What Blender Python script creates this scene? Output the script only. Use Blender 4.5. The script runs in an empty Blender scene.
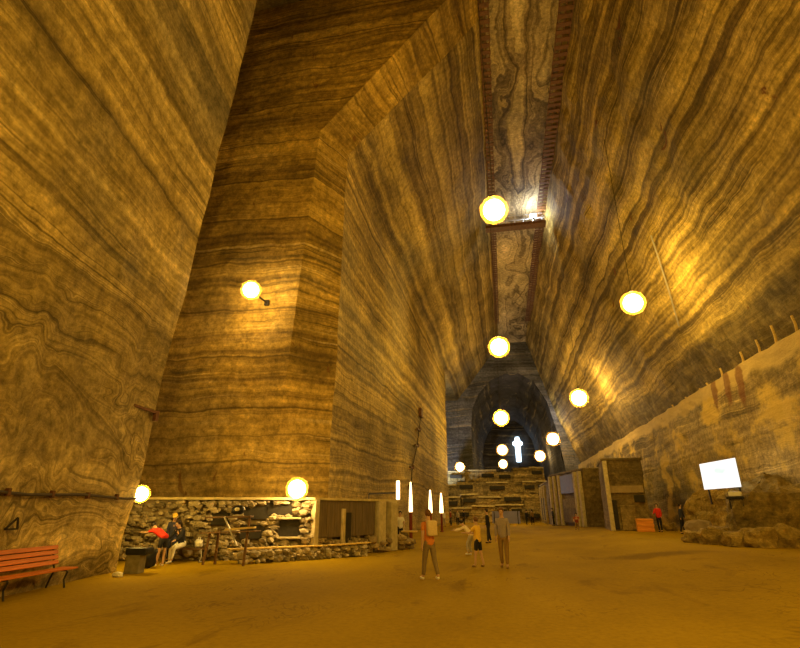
import bpy, bmesh, math, random
from mathutils import Vector, Matrix, noise as mnoise
random.seed(7)
sc = bpy.context.scene
C = sc.collection
R = math.radians

# ------------------------------------------------------------------ camera
CH = 1.75
F = 500.0
TH = math.atan(186 / F)
PS = math.atan(105 * math.cos(TH) / F)
fw = Vector((-math.sin(PS) * math.cos(TH), math.cos(PS) * math.cos(TH), math.sin(TH)))
rt = Vector((math.cos(PS), math.sin(PS), 0))
up = rt.cross(fw)
EYE = Vector((0, 0, CH))
cd = bpy.data.cameras.new('camera')
cam = bpy.data.objects.new('camera', cd)
C.objects.link(cam)
cd.sensor_width = 36
cd.lens = F / 800 * 36
cd.clip_end = 500
M3 = Matrix((rt, up, -fw)).transposed()
cam.matrix_world = Matrix.Translation(EYE) @ M3.to_4x4()
sc.camera = cam

def ray(x, y):
    return fw + rt * ((x - 400) / F) + up * ((324 - y) / F)
def atY(x, y, Y):
    d = ray(x, y); return EYE + d * (Y / d.y)
def atX(x, y, X):
    d = ray(x, y); return EYE + d * (X / d.x)
def atZ(x, y, Z=0.0):
    d = ray(x, y); return EYE + d * ((Z - CH) / d.z)

def smooth(a, b, v):
    t = max(0, min(1, (v - a) / (b - a))); return t * t * (3 - 2 * t)
def floor_z(x, y):
    return 0.35 * smooth(2.5, 7.5, x)

# ------------------------------------------------------------------ materials
class NT:
    def __init__(s, name):
        s.m = bpy.data.materials.new(name); s.m.use_nodes = True
        s.t = s.m.node_tree
        s.b = s.t.nodes['Principled BSDF']
    def n(s, typ, **kw):
        nd = s.t.nodes.new(typ)
        for k, v in kw.items(): setattr(nd, k, v)
        return nd
    def put(s, sock, v):
        if hasattr(v, 'is_output'): s.t.links.new(v, sock)
        elif v is not None: sock.default_value = v
    def math(s, op, a, b=None, c=None, clamp=False):
        nd = s.n('ShaderNodeMath', operation=op, use_clamp=clamp)
        s.put(nd.inputs[0], a)
        if b is not None: s.put(nd.inputs[1], b)
        if c is not None: s.put(nd.inputs[2], c)
        return nd.outputs[0]
    def scale(s, vec, xyz):
        nd = s.n('ShaderNodeVectorMath', operation='MULTIPLY')
        s.put(nd.inputs[0], vec); nd.inputs[1].default_value = xyz
        return nd.outputs[0]
    def noise(s, vec, scale=1.0, detail=3, rough=.5, dims='3D', w=None, dist=0):
        nd = s.n('ShaderNodeTexNoise', noise_dimensions=dims)
        if vec is not None and dims != '1D': s.put(nd.inputs['Vector'], vec)
        if w is not None: s.put(nd.inputs['W'], w)
        nd.inputs['Scale'].default_value = scale
        nd.inputs['Detail'].default_value = detail
        nd.inputs['Roughness'].default_value = rough
        nd.inputs['Distortion'].default_value = dist
        return nd.outputs[0]
    def ramp(s, fac, stops, interp='LINEAR'):
        nd = s.n('ShaderNodeValToRGB'); cr = nd.color_ramp; cr.interpolation = interp
        while len(cr.elements) < len(stops): cr.elements.new(.5)
        for e, (p, c) in zip(cr.elements, stops):
            e.position = p; e.color = (c[0], c[1], c[2], 1) if not isinstance(c, (int, float)) else (c, c, c, 1)
        s.put(nd.inputs[0], fac)
        return nd.outputs[0]
    def mix(s, fac, a, b, mode='MIX'):
        nd = s.n('ShaderNodeMix', data_type='RGBA', blend_type=mode)
        s.put(nd.inputs[0], fac)
        for i, v in ((6, a), (7, b)):
            if isinstance(v, tuple): v = (v[0], v[1], v[2], 1)
            s.put(nd.inputs[i], v)
        return nd.outputs[2]
    def range(s, v, a, b, c=0, d=1):
        nd = s.n('ShaderNodeMapRange', interpolation_type='SMOOTHSTEP')
        s.put(nd.inputs[0], v)
        for i, q in enumerate((a, b, c, d)): nd.inputs[i + 1].default_value = q
        return nd.outputs[0]
    def bump(s, h, strength=.5, dist=.2):
        nd = s.n('ShaderNodeBump'); nd.inputs['Strength'].default_value = strength
        nd.inputs['Distance'].default_value = dist
        s.put(nd.inputs['Height'], h); s.put(s.b.inputs['Normal'], nd.outputs[0])
    def base(s, c, rough=.8):
        s.put(s.b.inputs['Base Color'], c if hasattr(c, 'is_output') else (c[0], c[1], c[2], 1))
        s.b.inputs['Roughness'].default_value = rough
        s.b.inputs['Specular IOR Level'].default_value = .25
        return s.m

def rock_salt(name, ramp, freq=.42, fold=2.2, fscale=(.05, .03, .05), wob=.35, lowfold=0, joints=0,
              grey=.35, greycol=(.30, .27, .19), rust=0, ooze=0, seed=0, bump=.55, sharp=1.0, streak=0, recess_shade=None, lip=None, lines=1.0):
    k = NT(name)
    pos = k.n('ShaderNodeNewGeometry').outputs['Position']
    if seed:
        a = k.n('ShaderNodeVectorMath', operation='ADD'); k.put(a.inputs[0], pos); a.inputs[1].default_value = (seed * 3.1, seed * 7.7, 0)
        pos2 = a.outputs[0]
    else: pos2 = pos
    sep = k.n('ShaderNodeSeparateXYZ'); k.put(sep.inputs[0], pos)
    z = sep.outputs[2]
    n1 = k.math('MULTIPLY', k.math('SUBTRACT', k.noise(k.scale(pos2, fscale), 1, 2, .5), .5), fold * 2)
    n2 = k.math('MULTIPLY', k.math('SUBTRACT', k.noise(k.scale(pos2, (.35, .22, .5)), 1, 4, .55), .5), wob * 2)
    u = k.math('ADD', k.math('ADD', z, n1), n2)
    if lowfold:
        msk = k.range(z, 8.5, 3.0, 0, lowfold * 2)
        n3 = k.math('MULTIPLY', k.math('SUBTRACT', k.noise(k.scale(pos2, (.26, .26, .32)), 1, 3, .55, dist=.6), .5), msk)
        u = k.math('ADD', u, n3)
    b1 = k.noise(None, freq, 9, .72, dims='1D', w=u)
    b2 = k.noise(None, freq * 5, 5, .7, dims='1D', w=k.math('ADD', u, 37.3))
    b = k.math('ADD', k.math('MULTIPLY', b1, .64), k.math('MULTIPLY', b2, .36))
    # break the bands along their length, like worn cutting marks
    pat = k.noise(k.scale(pos2, (.5, .35, .9)), 1, 6, .65)
    b = k.math('ADD', b, k.math('MULTIPLY', k.math('SUBTRACT', pat, .5), .22))
    b = k.math('ADD', k.math('MULTIPLY', k.math('SUBTRACT', b, .5), sharp), .5)
    col = k.ramp(b, ramp)
    ln = k.noise(None, freq * 2.3, 4, .6, dims='1D', w=k.math('ADD', u, 91.7))
    lmask = k.range(k.noise(k.scale(pos2, (.2, .12, .3)), 1, 4, .6), .44, .62, .08 * lines, .7 * lines)
    col = k.mix(k.math('MULTIPLY', k.range(k.math('ABSOLUTE', k.math('SUBTRACT', ln, .47)), .022, .004, 0, 1), lmask), col, (.055, .036, .012))
    col = k.mix(k.math('MULTIPLY', k.range(k.math('ABSOLUTE', k.math('SUBTRACT', ln, .56)), .016, .003, 0, .8), lmask), col, (.74, .56, .22))
    g = k.noise(k.scale(pos2, (.10, .07, .12)), 1, 4, .6)
    col = k.mix(k.range(g, .48, .66, 0, grey), col, greycol)
    col = k.mix(1.0, col, k.ramp(k.noise(k.scale(pos2, (.16, .10, .22)), 1, 5, .62), [(.34, .55), (.5, 1.0), (.66, 1.5)]), 'MULTIPLY')
    fine = k.noise(pos2, 3.2, 8, .82)
    col = k.mix(1.0, col, k.ramp(fine, [(.30, .30), (.5, .90), (.70, 1.65)]), 'MULTIPLY')
    if joints:
        ph = k.math('ABSOLUTE', k.math('SUBTRACT', k.math('FRACT', k.math('MULTIPLY', u, 1 / joints)), .5))
        col = k.mix(k.range(ph, .035, .0, 0, .72), col, (.07, .042, .012))
        ph2 = k.math('ABSOLUTE', k.math('SUBTRACT', k.math('FRACT', k.math('MULTIPLY', k.math('ADD', u, .7), 1 / (joints * .41))), .5))
        col = k.mix(k.range(ph2, .06, .0, 0, .35), col, (.10, .06, .018))
    if streak:
        st = k.noise(k.scale(pos2, (1.1, 1.1, .10)), 1, 5, .6)
        col = k.mix(k.range(st, .55, .75, 0, streak), col, (.16, .10, .03))
    if ooze:
        om = k.math('MULTIPLY', k.range(k.noise(k.scale(pos2, (.25, .25, .42)), 1, 5, .62), .50, .62, 0, 1), ooze)
        col = k.mix(om, col, (.72, .50, .10))
    if lip:
        wz = k.math('ADD', z, k.math('MULTIPLY', k.math('SUBTRACT', k.noise(k.scale(pos2, (.5, .5, .2)), 1, 4), .5), 1.6))
        col = k.mix(k.range(wz, lip - .25, lip + .1, 0, .8), col, k.mix(pat, (.46, .33, .12), (.70, .52, .20)))
    if recess_shade:  # shade of the recess above the ledge, painted into the colour as a band
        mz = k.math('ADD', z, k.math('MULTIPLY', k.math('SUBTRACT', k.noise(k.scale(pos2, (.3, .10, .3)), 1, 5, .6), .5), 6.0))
        mm = k.range(mz, recess_shade + .6, recess_shade - .6, 0, .85)
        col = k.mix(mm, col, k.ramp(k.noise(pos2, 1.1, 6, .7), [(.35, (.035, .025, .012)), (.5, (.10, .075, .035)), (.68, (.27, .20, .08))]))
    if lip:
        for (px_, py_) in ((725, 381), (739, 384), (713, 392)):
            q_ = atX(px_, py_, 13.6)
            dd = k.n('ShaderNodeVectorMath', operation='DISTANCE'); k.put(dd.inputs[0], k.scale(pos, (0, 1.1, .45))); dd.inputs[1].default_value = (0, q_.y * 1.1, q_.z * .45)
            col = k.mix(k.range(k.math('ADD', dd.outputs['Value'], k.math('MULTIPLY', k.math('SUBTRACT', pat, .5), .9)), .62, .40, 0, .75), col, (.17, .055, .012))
    if rust:
        rm = k.range(k.noise(k.scale(pos2, (1.3, .55, .6)), 1, 4, .55, dist=.8), .68, .72, 0, rust)
        col = k.mix(rm, col, (.13, .04, .012))
    k.bump(k.math('ADD', k.math('MULTIPLY', b, .8), k.math('ADD', k.math('MULTIPLY', fine, .35), k.math('MULTIPLY', pat, .6))), bump, .35)
    return k.base(col, .78)

GOLD = [(.24, (.03, .020, .008)), (.38, (.14, .092, .026)), (.50, (.32, .225, .06)), (.61, (.50, .355, .095)), (.76, (.68, .50, .15))]
NEARC = [(.24, (.05, .034, .012)), (.38, (.21, .15, .046)), (.50, (.38, .275, .085)), (.60, (.54, .40, .14)), (.76, (.80, .62, .26))]
OLIVE = [(.24, (.05, .034, .014)), (.38, (.17, .12, .042)), (.50, (.29, .21, .075)), (.60, (.42, .31, .12)), (.76, (.64, .50, .22))]
BEDS = [(.24, (.04, .024, .008)), (.38, (.18, .11, .024)), (.50, (.38, .25, .05)), (.60, (.54, .36, .075)), (.74, (.64, .46, .12))]
CEILC = [(.28, (.05, .035, .015)), (.40, (.16, .115, .055)), (.50, (.34, .26, .13)), (.62, (.44, .35, .18)), (.74, (.54, .43, .24))]
CEILC = [(p, tuple(v * 1.3 for v in c)) for p, c in CEILC]
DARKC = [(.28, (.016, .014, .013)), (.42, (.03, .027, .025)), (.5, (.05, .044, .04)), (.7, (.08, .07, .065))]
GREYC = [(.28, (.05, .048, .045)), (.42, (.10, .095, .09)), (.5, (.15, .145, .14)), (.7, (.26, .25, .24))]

m_near = rock_salt('salt_near', NEARC, freq=.50, fold=.8, wob=.35, lowfold=3.4, grey=.35, seed=1, sharp=1.35)
m_front = rock_salt('salt_front', BEDS, freq=.36, fold=.7, wob=.35, joints=2.55, grey=.2, rust=.6, seed=2, streak=.15)
m_left = rock_salt('salt_left', GOLD, freq=.55, fold=1.2, wob=.35, grey=.3, seed=3, sharp=1.3, lines=.5)
m_right = rock_salt('salt_right', GOLD, freq=.62, fold=1.5, wob=.40, grey=.25, rust=.9, seed=4, sharp=1.45, recess_shade=12.0)
m_rlow = rock_salt('salt_right_low', OLIVE, freq=.3, fold=.8, wob=.5, grey=.5, rust=.7, ooze=.8, seed=6, streak=.45, lip=8.6)
m_ceil = rock_salt('salt_ceiling', CEILC, freq=1.1, fold=1.6, fscale=(.22, .045, .1), wob=.35, grey=.15, seed=5, sharp=1.6)
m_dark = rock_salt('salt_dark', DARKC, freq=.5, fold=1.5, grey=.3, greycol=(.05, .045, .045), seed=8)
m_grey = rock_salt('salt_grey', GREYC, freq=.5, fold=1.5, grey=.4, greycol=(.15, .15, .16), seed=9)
m_bank = rock_salt('salt_bank', GOLD, freq=.35, fold=1.5, wob=1.2, grey=.3, seed=10, bump=1.0, sharp=.8, lines=.1)
m_block = rock_salt('salt_block', [(p, tuple(v * .62 for v in c)) for p, c in OLIVE], freq=.5, fold=.3, wob=.25, grey=.6, greycol=(.24, .20, .12), seed=11, streak=.5, sharp=.55, lines=.15)
m_terr = rock_salt('salt_terrace', OLIVE, freq=1.0, fold=.3, wob=.9, grey=.4, greycol=(.2, .17, .11), seed=12, streak=.5, sharp=1.7)

DARK_PATCH = atZ(652, 551, .33)  # centre of a darker elliptical patch in the floor colour
def floor_mat():
    k = NT('packed_salt_floor')
    pos = k.n('ShaderNodeNewGeometry').outputs['Position']
    a = k.noise(k.scale(pos, (.22, .12, 1)), 1, 6, .6)
    c = k.ramp(a, [(.3, (.24, .15, .003)), (.5, (.32, .205, .004)), (.7, (.40, .26, .006))])
    s = k.noise(k.scale(pos, (.55, .22, 1)), 1, 5, .65, dist=1.2)
    c = k.mix(k.range(s, .56, .70, 0, .55), c, (.17, .095, .004))
    sm = k.noise(pos, 9, 6, .7)
    c = k.mix(1.0, c, k.ramp(sm, [(.3, .84), (.5, 1.0), (.7, 1.14)]), 'MULTIPLY')
    dv = k.n('ShaderNodeVectorMath', operation='DISTANCE'); k.put(dv.inputs[0], k.scale(pos, (.55, 1, 0))); dv.inputs[1].default_value = (DARK_PATCH[0] * .55, DARK_PATCH[1], 0)
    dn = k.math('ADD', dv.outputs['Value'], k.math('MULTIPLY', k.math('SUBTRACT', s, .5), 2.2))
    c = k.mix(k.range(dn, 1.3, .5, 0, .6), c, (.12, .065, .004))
    cr = k.noise(k.scale(pos, (.9, .5, 1)), 1, 3, .5, dist=2.2)
    line = k.range(k.math('ABSOLUTE', k.math('SUBTRACT', cr, .5)), .02, .0, 0, .5)
    gate = k.range(k.noise(pos, .25, 2), .50, .6, 0, 1)
    c = k.mix(k.math('MULTIPLY', line, gate), c, (.12, .06, .004))
    k.bump(k.math('ADD', k.math('MULTIPLY', s, .5), k.math('MULTIPLY', sm, .25)), .35, .06)
    k.base(c, .9); k.b.inputs['Specular IOR Level'].default_value = .06
    return k.m
m_floor = floor_mat()

def simple(name, col, rough=.7, var=.25, sc_=6, metal=0):
    k = NT(name)
    tc = k.n('ShaderNodeTexCoord').outputs['Object']
    f = k.noise(tc, sc_, 5, .6)
    c = k.mix(1.0, (col[0], col[1], col[2]), k.ramp(f, [(.3, 1 - var), (.7, 1 + var)]), 'MULTIPLY')
    k.base(c, rough); k.b.inputs['Metallic'].default_value = metal
    k.bump(f, .2, .01)
    return k.m
def wood(name, col, axis=(.6, 12, 12)):
    k = NT(name)
    tc = k.n('ShaderNodeTexCoord').outputs['Object']
    f = k.noise(k.scale(tc, axis), 1.5, 6, .65, dist=.6)
    c = k.mix(1.0, (col[0], col[1], col[2]), k.ramp(f, [(.3, .55), (.5, 1.0), (.7, 1.3)]), 'MULTIPLY')
    k.base(c, .55); k.bump(f, .3, .01)
    return k.m
def stones(name, lo, hi):
    k = NT(name)
    g = k.n('ShaderNodeNewGeometry')
    pos = g.outputs['Position']
    f = k.noise(pos, 1.6, 7, .7)
    isl = g.outputs['Random Per Island']
    c = k.ramp(k.math('ADD', k.math('MULTIPLY', f, .6), k.math('MULTIPLY', isl, .4)), [(.25, lo), (.55, tuple((a + b) / 2 for a, b in zip(lo, hi))), (.8, hi)])
    k.bump(k.noise(pos, 7, 6, .7), .5, .05)
    return k.base(c, .75)
m_stone = stones('rubble_salt', (.10, .075, .035), (.58, .48, .30))
m_stone_dk = stones('rubble_salt_brown', (.14, .10, .05), (.45, .34, .17))
m_orange = wood('orange_painted_wood', (.58, .16, .008), (12, .6, 12))
m_blackmetal = simple('black_metal', (.035, .03, .028), .45, .2, 20, .6)
m_brownwood = wood('dark_brown_wood', (.14, .075, .028))
m_palewood = wood('pale_plank', (.62, .43, .13))
m_plankwall = wood('dark_plank_wall', (.15, .11, .06), (8, 8, .7))
m_catwalk = wood('catwalk_timber', (.13, .055, .017), (3, 3, 3))
m_slab = simple('roof_slab_salt', (.52, .42, .20), .7, .3, 3)
m_pale = simple('pale_column', (.50, .42, .24), .7, .25, 5)
m_darkhole = simple('opening_shade', (.035, .03, .02), .9, .3)  # near-black colour painting the shade inside openings and recesses
m_black = simple('black_plastic', (.02, .02, .022), .4, .2)
m_bin = simple('bin_olive', (.20, .17, .09), .7, .3)
m_whitecl = simple('white_cloth', (.75, .72, .64), .8, .1)
m_darkred = simple('dark_red_paint', (.18, .03, .015), .5, .2)
m_steel = simple('galvanised_steel', (.5, .48, .45), .4, .15, 15, .5)
m_cable = simple('cable_rubber', (.05, .035, .02), .6, .2)
m_rustmetal = simple('rusty_bracket', (.12, .05, .02), .7, .3)
m_blue = simple('lavender_panel', (.24, .25, .50), .6, .12, 1)
m_crate = wood('orange_crate', (.75, .30, .04))
m_mark = simple('dark_paint', (.03, .022, .014), .8, .2)

def emit(name, col, strength):
    k = NT(name)
    k.t.nodes.remove(k.b)
    e = k.n('ShaderNodeEmission'); e.inputs[0].default_value = (*col, 1); e.inputs[1].default_value = strength
    k.t.links.new(e.outputs[0], k.t.nodes['Material Output'].inputs[0])
    return k.m
WARM = (1.0, .63, .10)
m_lamp = emit('sodium_bulb', (1.0, .645, .13), 250)
m_lamp_small = emit('sodium_floodlight', (1.0, .64, .20), 160)
m_lamp_far = emit('sodium_bulb_dim', (1.0, .66, .25), 45)
m_tube = emit('warm_tube', (1.0, .70, .30), 9)
m_coolflood = emit('cool_floodlight', (.80, .88, 1.0), 500)
m_cross = emit('blue_white_tube', (.62, .82, 1.0), 7)

def halo_mat():  # added translucent shell that imitates the yellow glare halo around each lamp
    k = NT('amber_halo')
    k.t.nodes.remove(k.b)
    tr = k.n('ShaderNodeBsdfTransparent'); tl = k.n('ShaderNodeBsdfTranslucent'); tl.inputs[0].default_value = (.9, .55, .14, 1)
    mx = k.n('ShaderNodeMixShader'); mx.inputs[0].default_value = .06
    k.t.links.new(tr.outputs[0], mx.inputs[1]); k.t.links.new(tl.outputs[0], mx.inputs[2])
    k.t.links.new(mx.outputs[0], k.t.nodes['Material Output'].inputs[0])
    return k.m
m_halo = halo_mat()

def screen_mat():
    k = NT('lit_projection_screen'); k.t.nodes.remove(k.b)
    tc = k.n('ShaderNodeTexCoord').outputs['Generated']
    g = k.n('ShaderNodeVectorMath', operation='DISTANCE'); k.put(g.inputs[0], k.scale(tc, (1, 0, 1))); g.inputs[1].default_value = (.55, 0, .66)
    f = k.math('MULTIPLY', k.range(g.outputs['Value'], .26, .08, 0, 1), k.noise(tc, 6, 3))
    c = k.mix(f, (1, .98, .93), (.35, .55, .45))
    e = k.n('ShaderNodeEmission'); k.put(e.inputs[0], c); e.inputs[1].default_value = 2.4
    k.t.links.new(e.outputs[0], k.t.nodes['Material Output'].inputs[0])
    return k.m
m_screen = screen_mat()

# ------------------------------------------------------------------ helpers
def obj(name, bm, mat, parent=None, smooth_=False):
    me = bpy.data.meshes.new(name)
    bm.normal_update(); bm.to_mesh(me); bm.free()
    if mat: me.materials.append(mat)
    if smooth_:
        for p in me.polygons: p.use_smooth = True
    o = bpy.data.objects.new(name, me); C.objects.link(o)
    if parent is not None:
        o.parent = parent
    return o
def tag(o, label, cat, group=None):
    o['label'] = label; o['category'] = cat
    if group: o['group'] = group
    return o
def thing(name, label, cat, loc=(0, 0, 0), rz=0, group=None):
    o = bpy.data.objects.new(name, None); o.empty_display_size = .2
    C.objects.link(o); o.location = loc; o.rotation_euler = (0, 0, rz)
    return tag(o, label, cat, group)
def struct(name, bm, mat, smooth_=False):
    o = obj(name, bm, mat, None, smooth_); o['kind'] = 'structure'; return o
def copy_tree(o, parent=None):
    c = o.copy(); C.objects.link(c); c.parent = parent
    for ch in list(o.children): copy_tree(ch, c)
    return c

def box(bm, c, s, rot=None, bevel=0):
    r = bmesh.ops.create_cube(bm, size=1)
    vs = r['verts']
    for v in vs: v.co = Vector((v.co.x * s[0], v.co.y * s[1], v.co.z * s[2]))
    if bevel:
        es = list({e for v in vs for e in v.link_edges})
        rb = bmesh.ops.bevel(bm, geom=es, offset=bevel, segments=2, affect='EDGES', profile=.6)
        vs = list({v for f in rb['faces'] for v in f.verts} | {v for v in vs if v.is_valid})
    for v in vs:
        if rot is not None: v.co = rot @ v.co
        v.co += Vector(c)
    return vs
def bar(bm, a, b, w, h=None, bevel=0):
    a = Vector(a); b = Vector(b); d = b - a
    q = d.to_track_quat('X', 'Z').to_matrix()
    box(bm, (a + b) / 2, (d.length, w, h or w), q, bevel)
def tube(bm, pts, r, seg=8, radii=None):
    pts = [Vector(p) for p in pts]; rings = []
    for i, p in enumerate(pts):
        d = (pts[min(i + 1, len(pts) - 1)] - pts[max(i - 1, 0)]).normalized()
        x = d.orthogonal().normalized() if i == 0 else (rings_x - d * rings_x.dot(d)).normalized()
        rings_x = x; y = d.cross(x)
        rr = radii[i] if radii else r
        rings.append([bm.verts.new(p + (x * math.cos(t) + y * math.sin(t)) * rr) for t in [2 * math.pi * j / seg for j in range(seg)]])
    for a, b in zip(rings, rings[1:]):
        for j in range(seg):
            bm.faces.new((a[j], a[(j + 1) % seg], b[(j + 1) % seg], b[j]))
    bm.faces.new(rings[0][::-1]); bm.faces.new(rings[-1])
def lathe(bm, prof, c=(0, 0, 0), seg=20):
    c = Vector(c); rings = []
    for r, z in prof:
        rings.append([bm.verts.new(c + Vector((math.cos(t) * max(r, .001), math.sin(t) * max(r, .001), z))) for t in [2 * math.pi * j / seg for j in range(seg)]])
    for a, b in zip(rings, rings[1:]):
        for j in range(seg):
            bm.faces.new((a[j], a[(j + 1) % seg], b[(j + 1) % seg], b[j]))
    bm.faces.new(rings[0][::-1]); bm.faces.new(rings[-1])
def sphere(bm, c, r, sub=2, scale=(1, 1, 1)):
    res = bmesh.ops.create_icosphere(bm, subdivisions=sub, radius=r)
    for v in res['verts']:
        v.co = Vector((v.co.x * scale[0], v.co.y * scale[1], v.co.z * scale[2])) + Vector(c)
    return res['verts']
def rock(bm, c, s, seed=0, sub=2, rough=.3):
    rot = Matrix.Rotation(random.uniform(-.3, .3), 3, 'Z') @ Matrix.Rotation(random.uniform(-.2, .2), 3, 'X')
    res = bmesh.ops.create_icosphere(bm, subdivisions=sub, radius=1)
    off = Vector((random.random() * 50, random.random() * 50, random.random() * 50))
    for v in res['verts']:
        p = v.co.copy()
        m = max(abs(p.x), abs(p.y), abs(p.z))
        p = p.lerp(p / m * .82, .65)                       # squared off like broken blocks
        p *= 1 + rough * mnoise.noise(p * 1.7 + off)
        v.co = rot @ Vector((p.x * s[0], p.y * s[1], p.z * s[2])) + Vector(c)
def grid(bm, a, b, c, d, nu, nv, mi=0):
    a, b, c, d = map(Vector, (a, b, c, d))
    V = [[(a.lerp(b, i / nu)).lerp(d.lerp(c, i / nu), j / nv) for i in range(nu + 1)] for j in range(nv + 1)]
    V = [[bm.verts.new(p) for p in row] for row in V]
    for j in range(nv):
        for i in range(nu):
            bm.faces.new((V[j][i], V[j][i + 1], V[j + 1][i + 1], V[j + 1][i])).material_index = mi
def roughen(bm, amp, scale=.35, amp2=0, merge=True):
    if merge: bmesh.ops.remove_doubles(bm, verts=bm.verts, dist=.005)
    bm.normal_update()
    for v in bm.verts:
        d = mnoise.fractal(v.co * scale, 1.0, 2.0, 4) * amp
        if amp2: d += mnoise.noise(v.co * scale * 5) * amp2
        v.co += v.normal * d

# ------------------------------------------------------------------ the setting
ZC = 33.75
XL, XR = .95, 6.4
YB = -26
YE = 100

bm = bmesh.new()
nx, ny = 70, 130
xs = [-34 + 54 * i / nx for i in range(nx + 1)]
ys = [YB + (160 - YB) * (j / ny) ** 1.25 for j in range(ny + 1)]
V = [[bm.verts.new((x, y, floor_z(x, y) + .018 * mnoise.noise(Vector((x * .5, y * .4, 3))))) for x in xs] for y in ys]
for j in range(ny):
    for i in range(nx):
        bm.faces.new((V[j][i], V[j][i + 1], V[j + 1][i + 1], V[j + 1][i]))
struct('floor', bm, m_floor, True)

bm = bmesh.new(); grid(bm, (-2.5, YB, ZC), (-2.5, 160, ZC), (8.5, 160, ZC), (8.5, YB, ZC), 90, 6)
roughen(bm, .12); struct('ceiling', bm, m_ceil)

# near wall on the left, leaning in
def nw(y, z):
    base = -10.45 - .185 * (max(y, 1) - 9.9) - .3
    return (base + .10 * min(z, 24), y, z)
bm = bmesh.new()
ye0, ye1 = 14.85, 14.2
grid(bm, nw(YB, 0), nw(1, 0), nw(1, 24), nw(YB, 24), 30, 24)
p0, p1 = Vector(nw(ye0, 0)), Vector(nw(ye1, 24)); p1.x = -9.2
grid(bm, nw(1, 0), p0, p1, nw(1, 24), 50, 24)
grid(bm, nw(YB, 24), nw(1, 24), (XL, 1, ZC), (XL, YB, ZC), 30, 14)
grid(bm, nw(1, 24), p1, (XL, 13.6, ZC), (XL, 1, ZC), 50, 14)
grid(bm, p0, (-34, ye0, 0), (-34, ye1, 24), p1, 20, 24)
grid(bm, p1, (-34, ye1, 24), (-34, 13.6, ZC), (XL, 13.6, ZC), 20, 14)
roughen(bm, .10, .4, .03); struct('wall_left_near', bm, m_near)

# side chamber ceiling and end
bm = bmesh.new()
grid(bm, (XL, 13, ZC), (-34, 13, ZC), (-34, 23, ZC), (XL, 23, ZC), 10, 4)
grid(bm, (-34, 14, 0), (-34, 22, 0), (-34, 22, ZC), (-34, 14, ZC), 4, 10)
struct('wall_left_side_chamber', bm, m_near)

# the pillar: front face, chamfer and tunnel wall
FT, FB = (-8.9, 21.6, 22), (-10.2, 21.6, 0)
U, U2 = (-1.9, 21.7, 30.2), (.9, 22.2, ZC)
B0, B1, Cc, D = (-8, 23.3, 0), (-8, 24, 22.1), (-.5, 25, 31.5), (XL, 25.3, ZC)
bm = bmesh.new()
grid(bm, (-34, 21.6, 0), FB, FT, (-34, 21.6, 22), 40, 30)
grid(bm, (-34, 21.6, 22), FT, U, (-34, 21.7, 30.2), 40, 14)
grid(bm, (-34, 21.7, 30.2), U, U2, (-34, 22.2, ZC), 40, 5)
grid(bm, FB, B0, B1, FT, 6, 30)
grid(bm, FT, B1, Cc, U, 6, 14); grid(bm, U, Cc, D, U2, 6, 5)
Bf, Ef = (-7.9, 77, 22.3), (XL, 77, ZC)
Cf = (XL - 1.45 * 1.0, 77, 31.5)
grid(bm, B0, (-8, 77, 0), Bf, B1, 80, 30, 1)
grid(bm, B1, Bf, Cf, Cc, 80, 14, 1); grid(bm, Cc, Cf, Ef, D, 80, 5, 1)
grid(bm, Bf, (-7.9, YE, 22.3), (Cf[0], YE, 31.5), Cf, 30, 14, 1); grid(bm, Cf, (Cf[0], YE, 31.5), (XL, YE, ZC), Ef, 30, 5, 1)
grid(bm, (-8, 77, 0), (-30, 77, 0), (-30, 77, 22.3), Bf, 10, 30, 1)
grid(bm, Bf, (-30, 77, 22.3), (-30, YE, 22.3), (-7.9, YE, 22.3), 10, 30, 1)
roughen(bm, .10, .4, .03)
struct('wall_left', bm, m_front).data.materials.append(m_left)

# right wall: lower cut, ledge, leaning upper wall
RX, RZ, RS = 13.6, 9.5, 14.4
bm = bmesh.new()
grid(bm, (RX, YB, 0), (RX, YE, 0), (RX, YE, 7.2), (RX, YB, 7.2), 120, 12)
grid(bm, (RX, YB, 7.2), (RX, YE, 7.2), (RX + .12, YE, RZ), (RX + .12, YB, RZ), 120, 6)
grid(bm, (RX + .12, YB, RZ), (RX + .12, YE, RZ), (RS, YE, RZ + .1), (RS, YB, RZ + .1), 120, 2)
roughen(bm, .16, .45, .06); struct('wall_right_lower', bm, m_rlow)
bm = bmesh.new()
kz, kx = 17.5, 11.3
grid(bm, (RS, YB, RZ), (RS, YE, RZ), (kx, YE, kz), (kx, YB, kz), 150, 20)
grid(bm, (kx, YB, kz), (kx, YE, kz), (XR, YE, ZC), (XR, YB, ZC), 150, 28)
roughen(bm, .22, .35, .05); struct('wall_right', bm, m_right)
# back wall behind the viewer
bm = bmesh.new(); grid(bm, (-20, YB, 0), (20, YB, 0), (20, YB, ZC), (-20, YB, ZC), 10, 10); struct('wall_back', bm, m_near)

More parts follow.
